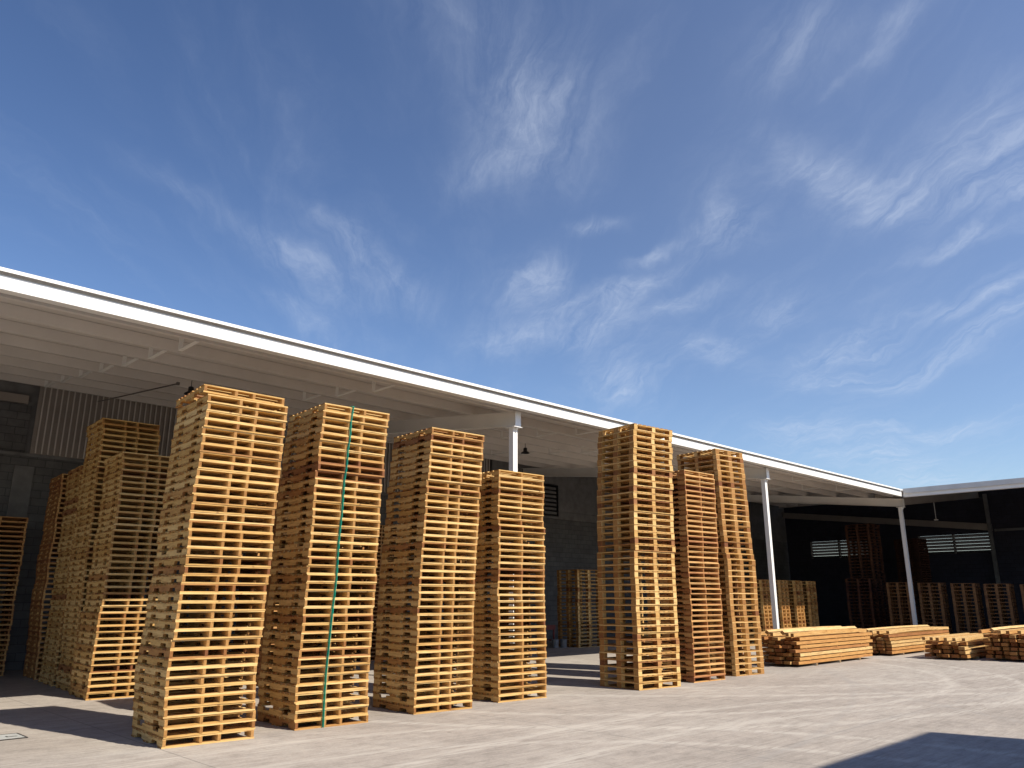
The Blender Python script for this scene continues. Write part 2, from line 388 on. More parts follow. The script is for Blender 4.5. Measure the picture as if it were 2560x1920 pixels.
# the crooked pallet lying on top of it
top = instance('four', 'notched_pallet', 'pale notched pallet lying askew on top of the tallest front stack', SP, 'pallets of the stack with a skewed top',
    Matrix.Translation((4.14, 10.06, 4.318)) @ Matrix.Rotation(radians(-5.2), 4, 'Z') @ Matrix.Rotation(radians(1.1), 4, 'Y') @ Matrix.Diagonal((1, 1, .99, 1)))
top.location.z = 4.34
stack('four', (5.85, 10.11), 40, 4.52, SW['S2'], 'stack bound by a green strap', 'notched_pallet', SP, 'pallets of the green-strapped stack', 'pale notched pallet', inv=(1, 21))
stack('four', (7.91, 10.19), 40, 4.48, SW['S3'], 'stack between strapped stack and short stack', 'notched_pallet', SP, 'pallets of the stack beside the strapped one', 'pale notched pallet', inv=(1, 20))
stack('three', (9.78, 10.30), 36, 3.96, SW['S4'], 'short stack before the white column', 'notched_pallet', SP, 'pallets of the short stack before the column', 'pale three-stringer pallet', inv=(1, 24), loose=.011)
stack('block', (12.96, 9.74), 40, 5.25, SW['S5'], 'front block-pallet stack rising past the eave', 'block_pallet', BP, 'pallets of the tall front block-pallet stack', 'yellow block pallet', w=BW, d=BD, h0=BH, loose=.009, turn=-6.5)
stack('redthree', (14.91, 9.80), 40, 4.48, SW['S6'], 'reddish stack between two block-pallet stacks', 'notched_pallet', SP, 'pallets of the reddish stack', 'reddish notched pallet', inv=(1, 21))
stack('block', (16.80, 9.93), 40, 5.19, SW['S7'], 'leaning block-pallet stack by the timber piles', 'block_pallet', BP, 'pallets of the leaning block-pallet stack', 'yellow block pallet', rot=True, w=BW, d=BD, h0=BH, loose=.009, turn=-6.5)
stack('four', (4.92, 15.52), 39, 4.36, SW['S8'], 'stack lit only on its lower half', 'notched_pallet', SP, 'pallets of the half-lit stack', 'pale notched pallet', inv=(1, 20))
stack('four', (5.09, 16.99), 47, 5.25, SW['S9'], 'tallest of the stacks under the roof', 'notched_pallet', SP, 'pallets of the tallest shaded stack', 'shaded notched pallet', inv=(1, 24))
stack('four', (5.17, 18.44), 40, 4.46, SW['S10'], 'shaded stack just behind the tallest one', 'notched_pallet', SP, 'pallets of the stack behind the tallest shaded one', 'shaded notched pallet', inv=(1, 20))
# the rest of the notched pallets, in the dark of the shed: one mass
rest = MB(); n_mid = 0
stack('four', (5.29, 20.16), 40, 4.48, SW['S11'], '', '', '', '', '', inv=(1, 20), collect=rest)
stack('three', (3.93, 21.75), 32, 3.56, SW['flat'], '', '', '', '', '', inv=(1,), collect=rest)
stack('four', (2.45, 19.9), 16, 1.78, SW['flat'], '', '', '', '', '', collect=rest)
stack('four', (8.15, 15.50), 39, 4.36, SW['S8'], '', '', '', '', '', inv=(1, 20), collect=rest)
stack('four', (13.35, 19.6), 34, 3.8, SW['flat'], '', '', '', '', '', collect=rest)
n_mid = len(rest.f)
stack('three', (43.4, 14.7), 40, 4.66, SW['flat'], '', '', '', '', '', collect=rest)
ro = rest.build('notched_pallets', [M['red', 0], M['shade_red', 0]])
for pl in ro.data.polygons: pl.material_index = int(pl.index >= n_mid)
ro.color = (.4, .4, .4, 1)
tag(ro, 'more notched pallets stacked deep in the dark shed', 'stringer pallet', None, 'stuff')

stack('block', (22.47, 19.5), 21, 2.73, SW['flat'], 'shaded stack beside the buckets', 'block_pallet', BP, 'pallets of the stack beside the buckets', 'dim block pallet', w=BW, d=BD, h0=BH)
rowa = ['first', 'second', 'third', 'fourth']
for k, x in enumerate((28.95, 30.46, 31.78, 33.08)):
    stack('small', (x, 15.7 + .03 * k), 17, 2.41, SW['flat'], 'low stack, %s beyond the middle column' % rowa[k], 'block_pallet', BP, 'pallets of the four low stacks behind the column', 'pale block pallet', w=.68, d=.90, h0=BH, loose=.005, turn=0)
for k, y in enumerate((12.80, 11.52, 10.25, 9.05, 7.78)):
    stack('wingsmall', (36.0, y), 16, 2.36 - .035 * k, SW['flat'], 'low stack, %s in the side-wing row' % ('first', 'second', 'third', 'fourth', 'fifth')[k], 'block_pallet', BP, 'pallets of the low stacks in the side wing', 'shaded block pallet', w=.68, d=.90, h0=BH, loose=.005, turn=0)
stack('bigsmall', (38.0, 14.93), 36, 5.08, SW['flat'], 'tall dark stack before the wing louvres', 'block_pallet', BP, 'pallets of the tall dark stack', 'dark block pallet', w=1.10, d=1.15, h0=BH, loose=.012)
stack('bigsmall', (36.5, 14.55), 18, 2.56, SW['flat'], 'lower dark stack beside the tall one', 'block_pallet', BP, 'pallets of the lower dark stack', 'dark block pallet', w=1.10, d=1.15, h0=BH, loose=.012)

# green strap round the second stack
st = MB()
n2, p2 = 40, 4.52 / 40
pts = []
for i in range(n2 + 1):
    t = i / n2
    pts.append((5.85 + sway_at(SW['S2'], t) + .47 - .06 * (1 - t), 10.11 - .022 - .47 * math.tan(radians(3.5)) - .002 * (i % 2), i * p2 + .006))
for a, b in zip(pts, pts[1:]): st.bar(a, b, .05, .004)
tp = pts[-1]; st.box(tp[0] - .021, tp[0] + .021, 10.06, 11.34, 4.534, 4.538)
for (a, b) in zip(pts, pts[1:]): st.bar((a[0], 11.345, a[2]), (b[0], 11.345, b[2]), .05, .004)
tag(st.build('strap', M['strap']), 'green packing strap tied vertically round a pallet stack', 'strap')

# ----------------------------------------------------------------- timber piles
def timber_mesh(l, w, h, bow=0):
    mb = MB(); n = 8; b = 0
    k = n + 1
    for i in range(k):
        x = l * i / n; z = bow * (1 - (2 * i / n - 1) ** 2)
        mb.v += [(x, 0, z), (x, w, z), (x, w, h + z), (x, 0, h + z)]
    for i in range(n):
        a = 4 * i
        for q in range(4): mb.f.append((a + q, a + (q + 1) % 4, a + 4 + (q + 1) % 4, a + 4 + q))
    mb.f += [(3, 2, 1, 0), (4 * n, 4 * n + 1, 4 * n + 2, 4 * n + 3)]
    return mb.mesh('timber', M['timber', 0])
def stick_me(w): return MB().box(0, .035, 0, w, 0, .02).mesh('spacer_stick', M['pale', 1])
COLN = ['front', 'second', 'third', 'fourth', 'fifth', 'sixth', 'seventh']
def pile(x0, y0, l, layers, cols, pitch, th, w, gap, where, ntop, twist):
    tm = {}
    grp = 'timbers of the ' + where
    zb = .065
    for sx in (.9, l * .5, l - 1.0):
        s = MB().box(0, .09, -.02, cols * (w + gap), 0, zb - .001).build('skid', M['grey', 1], None, (x0 + sx, y0, 0))
        tag(s, 'grey wooden skid under the %s, %s' % (where, 'at its near end' if sx == .9 else ('at its middle' if sx < l - 1 else 'at its far end')), 'skid', 'skids under the timber piles')
    for j in range(layers):
        for i in range(cols):
            v = (0, random.randrange(4))
            if v not in tm: tm[v] = timber_mesh(l + jit(.03), w, th, 0)
            o = place('timber', tm[v], None, (x0 + jit(.16) + .05 * (i % 2), y0 + i * (w + gap) + jit(.012), zb + j * pitch + .001))
            o.rotation_euler = (0, 0, radians(jit(.25)))
            t_ = random.uniform(.15, .95); o.color = (t_, t_, t_, 1)
            lv = 'bottom layer' if j == 0 else ('upper full layer' if j == layers - 1 else ordn(j + 1) + ' layer')
            tag(o, 'squared pine timber, %s%s in %s of the %s' % (COLN[i], '' if i else 'most', lv, where), 'timber', grp)
    for j in range(1, layers):
        for k, sx in enumerate((.55, l * .5, l - .6)):
            s = place('spacer_stick', stick_me(cols * (w + gap)), None, (x0 + sx + jit(.25), y0 - .012 + jit(.008), zb + j * pitch - (pitch - th) + .0015))
            s.scale.z = (pitch - th - .0015) / .02; s.color = (.3, .3, .3, 1)
            tag(s, '%s spacer stick under the %s layer of the %s' % (('near-end', 'middle', 'far-end')[k], ordn(j + 1), where), 'spacer', 'spacer sticks between timber layers')
    zt = zb + layers * pitch
    s = .086
    span = cols * (w + gap) - s
    for i in range(ntop):
        tw = twist[i % len(twist)]
        me = timber_mesh(l + jit(.05), s, s, .035 if i == 0 else jit(.012) + .01)
        y = y0 + .02 + span * i / (ntop - 1) + jit(.02)
        o = place('timber', me, None, (x0 - .05 + jit(.12), y, zt + .002 + (s * .5 * abs(sin(radians(tw))) if tw else 0)))
        o.rotation_euler = (radians(tw), 0, radians(jit(.5)))
        t_ = random.uniform(0, .25); o.color = (t_, t_, t_, 1)
        tag(o, 'square pine timber, %s%s loose on top of the %s' % (COLN[i], '' if i else 'most', where), 'timber', grp)
pile(20.1, 10.03, 4.62, 7, 5, .097, .074, .165, .06, 'timber pile beside the leaning stack', 6, (0, 0, 42, 0, 38, 0))
pile(25.9, 9.95, 5.4, 6, 5, .097, .074, .165, .06, 'timber pile before the corner column', 6, (0, 0, 0, 30, 0))
pile(25.7, 7.78, 4.2, 4, 5, .112, .084, .165, .065, 'low timber pile', 6, (0, 0, 0, 0))
pile(26.15, 6.2, 4.2, 6, 6, .112, .084, .15, .065, 'timber pile at the yard edge', 6, (0, 0, 0, 0, 40))

# ----------------------------------------------------------------- ground
g = MB(); R_ = 900
g.v = [(-R_, -R_, 0), (R_, -R_, 0), (R_, R_, 0), (-R_, R_, 0)]; g.f = [(0, 1, 2, 3)]
struct(g.build('concrete_ground', M['ground']))

cv = thing('drain_cover', 'steel cover plate set flush in the concrete by the tall stack shadow', 'drain cover', (3.15, 11.98, 0), None, radians(1))
MB().box(-1.5, 0, 0, .42, .004, .010).build('plate', M['plate'], cv)
fr = MB().box(.0, .022, -.03, .45, .0045, .012).box(-1.5, 0, -.022, -.002, .0045, .012).box(-1.5, 0, .422, .442, .0045, .012)
fr.build('rim', M['gap'], cv)
MB().box(-.17, -.05, .16, .185, .0105, .0125).box(-.17, -.148, .16, .25, .0105, .0124).build('lifting_slot', M['gap'], cv)

# ----------------------------------------------------------------- main shed roof
EY, EX = 11.85, 34.0                 # eave lines
SL = .1145                           # roof slope
XL, YB = -12.0, 23.2                 # left end, back wall
COLY = 12.30
COLX = (0.35, 12.1, 23.36, 34.85)
def zp(y): return 5.73 + SL * (y - 12.2)            # underside of purlins over the main shed
shed = thing('open_shed', 'white steel canopy shed with long eave over the pallet stacks', 'shed', (0, 0, 0))
PU = .20
r = MB()
def zr(y): return zp(y) + PU + .006
loop = [(XL, EY + .07, zr(EY + .07)), (EX + .07, EY + .07, zr(EY + .07)), (EX + (YB + .4 - EY), YB + .4, zr(YB + .4)), (XL, YB + .4, zr(YB + .4))]
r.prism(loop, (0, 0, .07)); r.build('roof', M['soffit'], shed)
# fascia segments with fine joints, recessed groove and bright drip lip above
for k in range(8):
    x0 = XL + 5.92 * k + (0 if k == 0 else .002); x1 = min(XL + 5.92 * (k + 1) - .002, EX - .04)
    if x1 <= x0: continue
    f = MB()
    f.box(x0, x1, EY, EY + .012, 5.715, 5.905)
    f.box(x0, x1, EY + .012, EY + .17, 5.715, 5.722)
    f.build('fascia', M['white'], shed)
    MB().box(x0, x1, EY - .055, EY - .04, 5.948, 5.998).box(x0, x1, EY - .04, EY + .12, 5.986, 5.998).build('drip_lip', M['white'], shed)
MB().box(XL, EX - .04, EY + .055, EY + .065, 5.89, 5.985).build('gutter', M['gutter'], shed)
# purlins
NP = 8
pys = [12.2 + 1.375 * i for i in range(NP)]
for i, y in enumerate(pys):
    z = zp(y)
    x1 = EX + (y - EY) - .1 if i else EX - .05
    fl = .085 if i == 0 else .06
    p = MB().box(XL, x1, y, y + .012, z, z + PU).box(XL, x1, y + .0125, y + fl, z, z + .008).box(XL, x1, y + fl - .006, y + fl, z + .0085, z + .028)
    po = p.build('purlin', M['purlin'], shed)
    if i < NP - 1:
        for bx in (-7.2, 4.85, 8.75, 14.95, 18.4, 26.6, 30.2):
            if bx > x1 - .5: continue
            MB().bar((bx, y + .02, z - .016), (bx, y + .70, z - .012), .07, .012).box(bx - .035, bx + .035, y + .70, y + .712, z - .018, zr(y + .7) - .006).build('brace', M['white'], po)
# rafters: I beams along Y rising with the roof, on the columns
def ibeam_y(x, y0, y1, depth, zt):
    """zt(y): top of the beam"""
    mb = MB(); w = .15; tf = .014
    a, b = zt(y0), zt(y1)
    v = (0, y1 - y0, b - a)
    def rect(x0, x1, z0, z1): mb.prism([(x0, y0, a + z0), (x1, y0, a + z0), (x1, y0, a + z1), (x0, y0, a + z1)], v)
    rect(x - w / 2, x + w / 2, -tf, 0); rect(x - .006, x + .006, -depth + tf + .0005, -tf - .0005); rect(x - w / 2, x + w / 2, -depth, -depth + tf)
    return mb
zt = lambda y: zp(y) - .003
for x in COLX:
    bo = ibeam_y(x, 12.16, YB - .02, .33, zt).build('rafter', M['white'], shed)
    MB().box(x - .085, x + .085, 12.142, 12.158, zt(12.16) - .345, zt(12.16) + .01).build('end_plate', M['white'], bo)
    zc = zt(12.3) - .33 - .02
    co = MB().box(x - .068, x + .068, COLY - .068, COLY + .068, .022, zc - .014).build('column', M['white'], shed)
    MB().box(x - .13, x + .13, COLY - .16, COLY + .13, zc - .0135, zc - .0005).build('cap_plate', M['white'], co)
    MB().prism([(x - .006, COLY - .069, zc - .016), (x - .006, COLY - .15, zc - .016), (x - .006, COLY - .069, zc - .15)], (.012, 0, 0)).build('gusset', M['white'], co)
    MB().box(x - .15, x + .15, COLY - .15, COLY + .15, .004, .0215).build('base_plate', M['gutter'], co)
# valley side rafter at the back of the wing
ibeam_y(46.0, 11.9, YB - .02, .33, lambda y: 5.37 + .125 * (y - 11.9)).build('rafter', M['panel'], shed)

# ----------------------------------------------------------------- side wing
wing = thing('side_wing', 'side wing of the shed with grey double eave, meeting the long canopy at a corner', 'shed', (0, 0, 0))
XB, YS = 46.4, -34.0
def zx(x): return 5.73 + SL * (x - EX - .35)
def zrx(x): return zx(x) + PU + .006
w = MB(); yv = lambda x: EY + (x - EX)
w.prism([(EX + .07, YS, zrx(EX + .07)), (XB, YS, zrx(XB)), (XB, yv(XB) - .004, zrx(XB)), (EX + .07, EY + .066, zrx(EX + .07))], (0, 0, .07)); w.build('roof', M['soffit'], wing)
MB().box(EX - .055, EX - .04, YS, EY - .06, 5.835, 6.03).box(EX - .04, EX + .1, YS, EY - .06, 6.018, 6.03).build('drip_lip', M['gutter'], wing)
MB().box(EX, EX + .012, YS, EY - .02, 5.69, 5.845).box(EX + .012, EX + .2, YS, EY - .02, 5.69, 5.698).build('fascia', M['white'], wing)
MB().box(EX + .055, EX + .065, YS, EY - .06, 5.82, 6.017).build('gutter', M['gutter'], wing)
for i in range(1, 9):
    x = EX + .35 + 1.375 * i; z = zx(x)
    MB().box(x, x + .012, YS, yv(x) - .15, z, z + PU).box(x - .06, x - .0005, YS, yv(x) - .15, z, z + .01).build('purlin', M['soffit'], wing)
for y in (12.3, 0.6, -11.1, -22.8):
    x0 = EX + .2 if y < 12 else 34.94
    a, b = zx(x0) - .003, zx(46.0) - .003
    mb = MB(); v = (46.0 - x0, 0, b - a)
    def rect(y0, y1, z0, z1): mb.prism([(x0, y0, a + z0), (x0, y1, a + z0), (x0, y1, a + z1), (x0, y0, a + z1)], v)
    rect(y - .075, y + .075, -.014, 0); rect(y - .006, y + .006, -.3155, -.0145); rect(y - .075, y + .075, -.33, -.316)
    mb.build('rafter', M['panel'], wing)  # darker colour than the main rafters, painting in the roof shade
    if y == 12.3: continue
    MB().box(EX + .6, EX + .76, y - .08, y + .08, .004, zx(EX + .7) - .335).build('column', M['white'], wing)
# upper gable post and panels over the wing's back wall
MB().box(45.8, 45.96, 11.9, 12.06, .01, 6.9).build('back_post', M['concrete_wall'], wing)

# ----------------------------------------------------------------- walls
wall = thing('back_wall', 'grey concrete block wall at the back of the shed', 'wall', (0, 0, 0))
wall['kind'] = 'thing'
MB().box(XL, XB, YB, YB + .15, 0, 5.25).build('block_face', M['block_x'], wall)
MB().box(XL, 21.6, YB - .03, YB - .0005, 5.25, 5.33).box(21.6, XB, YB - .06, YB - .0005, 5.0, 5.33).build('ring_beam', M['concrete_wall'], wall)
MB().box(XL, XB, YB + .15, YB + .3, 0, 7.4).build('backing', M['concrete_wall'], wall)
for x in (5.15, 12.1, 23.4, 34.8):
    MB().box(x - .25, x + .2, YB - .05, YB - .0008, 0, 4.99).build('pilaster', M['concrete_wall'], wall)
# recess above the ledge at the left: upper block work and a pale beam
MB().box(XL, 5.1, YB + .10, YB + .149, 5.26, 6.6).build('upper_block_face', M['block_x'], wall)
MB().box(XL, 4.98, YB - .0, YB + .09, 6.62, 6.84).build('pale_beam', M['panel'], wall)
# corrugated cladding
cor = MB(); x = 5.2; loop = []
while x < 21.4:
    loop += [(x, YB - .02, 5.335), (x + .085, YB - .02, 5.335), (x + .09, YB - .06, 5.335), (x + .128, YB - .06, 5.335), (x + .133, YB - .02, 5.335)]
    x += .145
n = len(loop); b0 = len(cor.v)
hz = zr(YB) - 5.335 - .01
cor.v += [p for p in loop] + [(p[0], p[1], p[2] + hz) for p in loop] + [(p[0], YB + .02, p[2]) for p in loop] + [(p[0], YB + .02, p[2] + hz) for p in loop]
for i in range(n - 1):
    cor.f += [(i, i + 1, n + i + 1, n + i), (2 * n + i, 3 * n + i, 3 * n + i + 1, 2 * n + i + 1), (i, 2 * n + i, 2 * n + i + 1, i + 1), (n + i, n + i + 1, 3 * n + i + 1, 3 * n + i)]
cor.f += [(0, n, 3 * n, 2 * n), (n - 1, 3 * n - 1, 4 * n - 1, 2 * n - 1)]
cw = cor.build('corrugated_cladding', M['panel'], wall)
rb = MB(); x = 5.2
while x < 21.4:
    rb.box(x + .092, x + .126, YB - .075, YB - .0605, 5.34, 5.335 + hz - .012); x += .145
rb.build('lit_rib_strips', M['rib'], cw)  # added strips that paint ridge light onto the cladding
MB().box(21.6, XB, YB - .04, YB + .149, 5.34, 7.3).build('upper_wall', M['concrete_wall'], wall)
def louver_x(x0, x1, z0, z1):
    lv = thing('louver_vent', 'black slatted vent high on the back wall beside a stack', 'vent', (x0, YB - .05, z0))
    W, H = x1 - x0, z1 - z0
    MB().box(0, .04, -.08, -.001, 0, H).box(W - .04, W, -.08, -.001, 0, H).box(.041, W - .041, -.08, -.001, 0, .04).box(.041, W - .041, -.08, -.001, H - .04, H).build('frame', M['dark'], lv)
    s = MB(); k = 8
    for i in range(k):
        z = .06 + (H - .12) * i / (k - 1)
        s.prism([(.042, -.075, z - .04), (.042, -.01, z + .035), (.042, -.004, z + .03), (.042, -.069, z - .045)], (W - .084, 0, 0))
    s.build('slats', M['dark'], lv)
louver_x(24.5, 25.45, 5.1, 6.45)

sw = thing('wing_wall', 'dark block wall at the back of the side wing', 'wall', (0, 0, 0))
WX = 46.2
LV = ((12.1, 15.6), (18.3, 21.7)); LZ = (3.95, 4.95)
f = MB().box(WX, WX + .2, YS, YB - .06, 0, LZ[0]).box(WX, WX + .2, YS, YB - .06, LZ[1], 7.15)
ys = [YS, LV[0][0], LV[0][1], LV[1][0], LV[1][1], YB - .06]
for k in (0, 2, 4): f.box(WX + .001, WX + .199, ys[k], ys[k + 1], LZ[0] + .0005, LZ[1] - .0005)
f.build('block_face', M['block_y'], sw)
MB().box(WX - .05, WX - .001, YS, 11.85, 5.0, 5.12).build('ledge', M['concrete_wall'], sw)
for y in (6.2, 9.6): MB().box(WX - .06, WX - .001, y, y + .05, 5.121, 6.9).build('cladding_rib', M['louver'], sw)
for k, (y0, y1) in enumerate(LV):
    lv = thing('louver_vent', 'pale slatted daylight vent in the wing wall, %s' % ('nearer the inner post' if k == 0 else 'behind the tall dark stack'), 'vent', (WX, y0, LZ[0]), 'daylight vents in the wing wall')
    W, H = y1 - y0, 1.0
    MB().box(.0, .2, .001, .05, .001, H - .001).box(0, .2, W - .05, W - .001, .001, H - .001).box(0, .2, W / 2 - .04, W / 2 + .04, .001, H - .001).build('frame', M['concrete_wall'], lv)
    s = MB()
    for i in range(6):
        z = .006 + i * .166
        s.prism([(.02, .05, z + .136), (.02, .05, z + .147), (.18, .05, z + .011), (.18, .05, z)], (0, W - .1, 0))
    s.build('slats', M['louver'], lv)
# end walls closing the shed
ew = tag(MB().box(XL - .2, XL - .001, EY + .6, YB + .3, 0, 5.9).build('end_wall', M['concrete_wall']), 'block wall closing the far end of the canopy shed', 'wall')
# building behind the photographer, whose shadow reaches the yard
fb = thing('facing_building', 'plain building across the yard, behind the photographer', 'building', (0, 0, 0))
MB().box(7.5, 13.66, -12, -3.05, 0, 7.9).build('wall', M['plaster'], fb)
MB().box(7.5, 13.66, -12, -3.05, 7.901, 8.0).build('roof', M['gutter'], fb)

# ----------------------------------------------------------------- small things under the roof
def lamp(x, y, ztop, zl, label):
    t = thing('pendant_lamp', label, 'lamp', (x, y, zl), 'pendant lamps under the canopy')
    MB().lathe([(.0, .075), (.05, .075), (.08, .055), (.132, .018), (.14, .0), (.128, .0), (.07, .04), (.0, .045)], 24).build('shade', M['dark'], t)
    MB().lathe([(.0, .17), (.05, .17), (.06, .15), (.06, .076), (.0, .076)], 16).build('driver_housing', M['dark'], t)
    MB().bar((0, 0, .171), (0, 0, ztop - zl), .012, .012).build('hook', M['dark'], t)
lamp(17.25, 17.0, zp(17.0) + PU, 6.06, 'black pendant lamp under the canopy beside the white column')
lamp(6.72, 17.0, zp(17.0) + PU, 6.05, 'black pendant lamp above the tallest front pallet stack')
cp = MB().bar((6.45, 17.1, zp(17.1) - .03), (6.62, YB - .1, zp(YB - .1) - .03), .024, .024).box(6.42, 6.48, 17.04, 17.10, zp(17.07) - .06, zp(17.07) + .0)
tag(cp.build('conduit_pipe', M['pipe']), 'dark conduit pipe running under the roof to a pendant lamp', 'pipe')
hr = MB().bar((40.0, 12.6, 5.25), (40.0, 12.6, 6.5), .022, .022).box(39.93, 40.07, 12.53, 12.67, 5.2, 5.25)
tag(hr.build('hanging_rod', M['white']), 'thin white rod hanging from the side wing roof', 'rod')
def bucket(x, y, label):
    t = thing('bucket', label, 'bucket', (x, y, 0), 'white buckets on the shed floor')
    MB().lathe([(0, .004), (.11, .004), (.135, .28), (.14, .29), (.125, .29), (.10, .02), (0, .02)], 20).build('pail', M['bucket'], t)
    h = MB(); pr = None
    for i in range(13):
        a = pi * i / 12; q = (.138 * cos(a), -.03 - .05 * sin(a), .27 - .11 * sin(a))
        if pr: h.bar(pr, q, .008, .008)
        pr = q
    h.build('handle', M['pipe'], t)
bucket(21.72, 19.95, 'white plastic bucket on the shed floor, next to the red cart')
bucket(22.12, 19.92, 'white plastic bucket on the shed floor, next to the pallet stack')
ct = thing('tool_cart', 'dark red steel cart in the shade under the roof', 'cart', (20.4, 20.1, 0))
MB().box(0, 1.5, 0, .75, .62, .66).box(0, 1.5, 0, .02, .66, .78).box(0, 1.5, .73, .75, .66, .78).build('tray', M['redm'], ct)
MB().box(.02, 1.48, .02, .73, .25, .28).build('shelf', M['redm'], ct)
for (a, b) in ((.02, .02), (1.43, .02), (.02, .68), (1.43, .68)): MB().box(a, a + .05, b, b + .05, .10, .619).build('leg', M['redm'], ct)
for (a, b) in ((.04, .04), (1.46, .04), (.04, .7), (1.46, .7)):
    wv = MB().lathe([(0, -.02), (.05, -.02), (.05, .02), (0, .02)], 14)
    wo = wv.build('wheel', M['dark'], ct, (a, b, .052)); wo.rotation_euler = (radians(90), 0, 0)
bt = thing('spray_bottle', 'small pale bottle standing on the red cart', 'bottle', (21.1, 20.3, .661))
MB().lathe([(0, 0), (.05, 0), (.05, .18), (.02, .24), (0, .24)], 16).build('flask', M['bucket'], bt)
MB().lathe([(0, .24), (.022, .241), (.022, .30), (0, .30)], 12).box(-.07, .02, -.012, .012, .30, .33).build('nozzle', M['dark'], bt)

# ----------------------------------------------------------------- sky, sun, camera
EL = radians(47.0); SUNV = Vector((.25 * cos(EL) / math.hypot(.25, .968), -.968 * cos(EL) / math.hypot(.25, .968), sin(EL)))
world = bpy.data.worlds.new('World'); SC.world = world; world.use_nodes = True
nt = world.node_tree; nt.nodes.clear(); L = nt.links.new
out = N(nt, 'ShaderNodeOutputWorld'); bg = N(nt, 'ShaderNodeBackground')
sky = N(nt, 'ShaderNodeTexSky'); sky.sky_type = 'NISHITA'; sky.sun_disc = False
sky.sun_elevation = EL; sky.sun_rotation = math.atan2(SUNV.x, SUNV.y) % (2 * pi)
sky.air_density = 1.15; sky.dust_density = 0.3; sky.ozone_density = 3.0; sky.altitude = 400
tc = N(nt, 'ShaderNodeTexCoord'); D = tc.outputs['Generated']
def vdot(a, vec):
    n = N(nt, 'ShaderNodeVectorMath', operation='DOT_PRODUCT'); L(a, n.inputs[0]); n.inputs[1].default_value = vec; return n.outputs['Value']
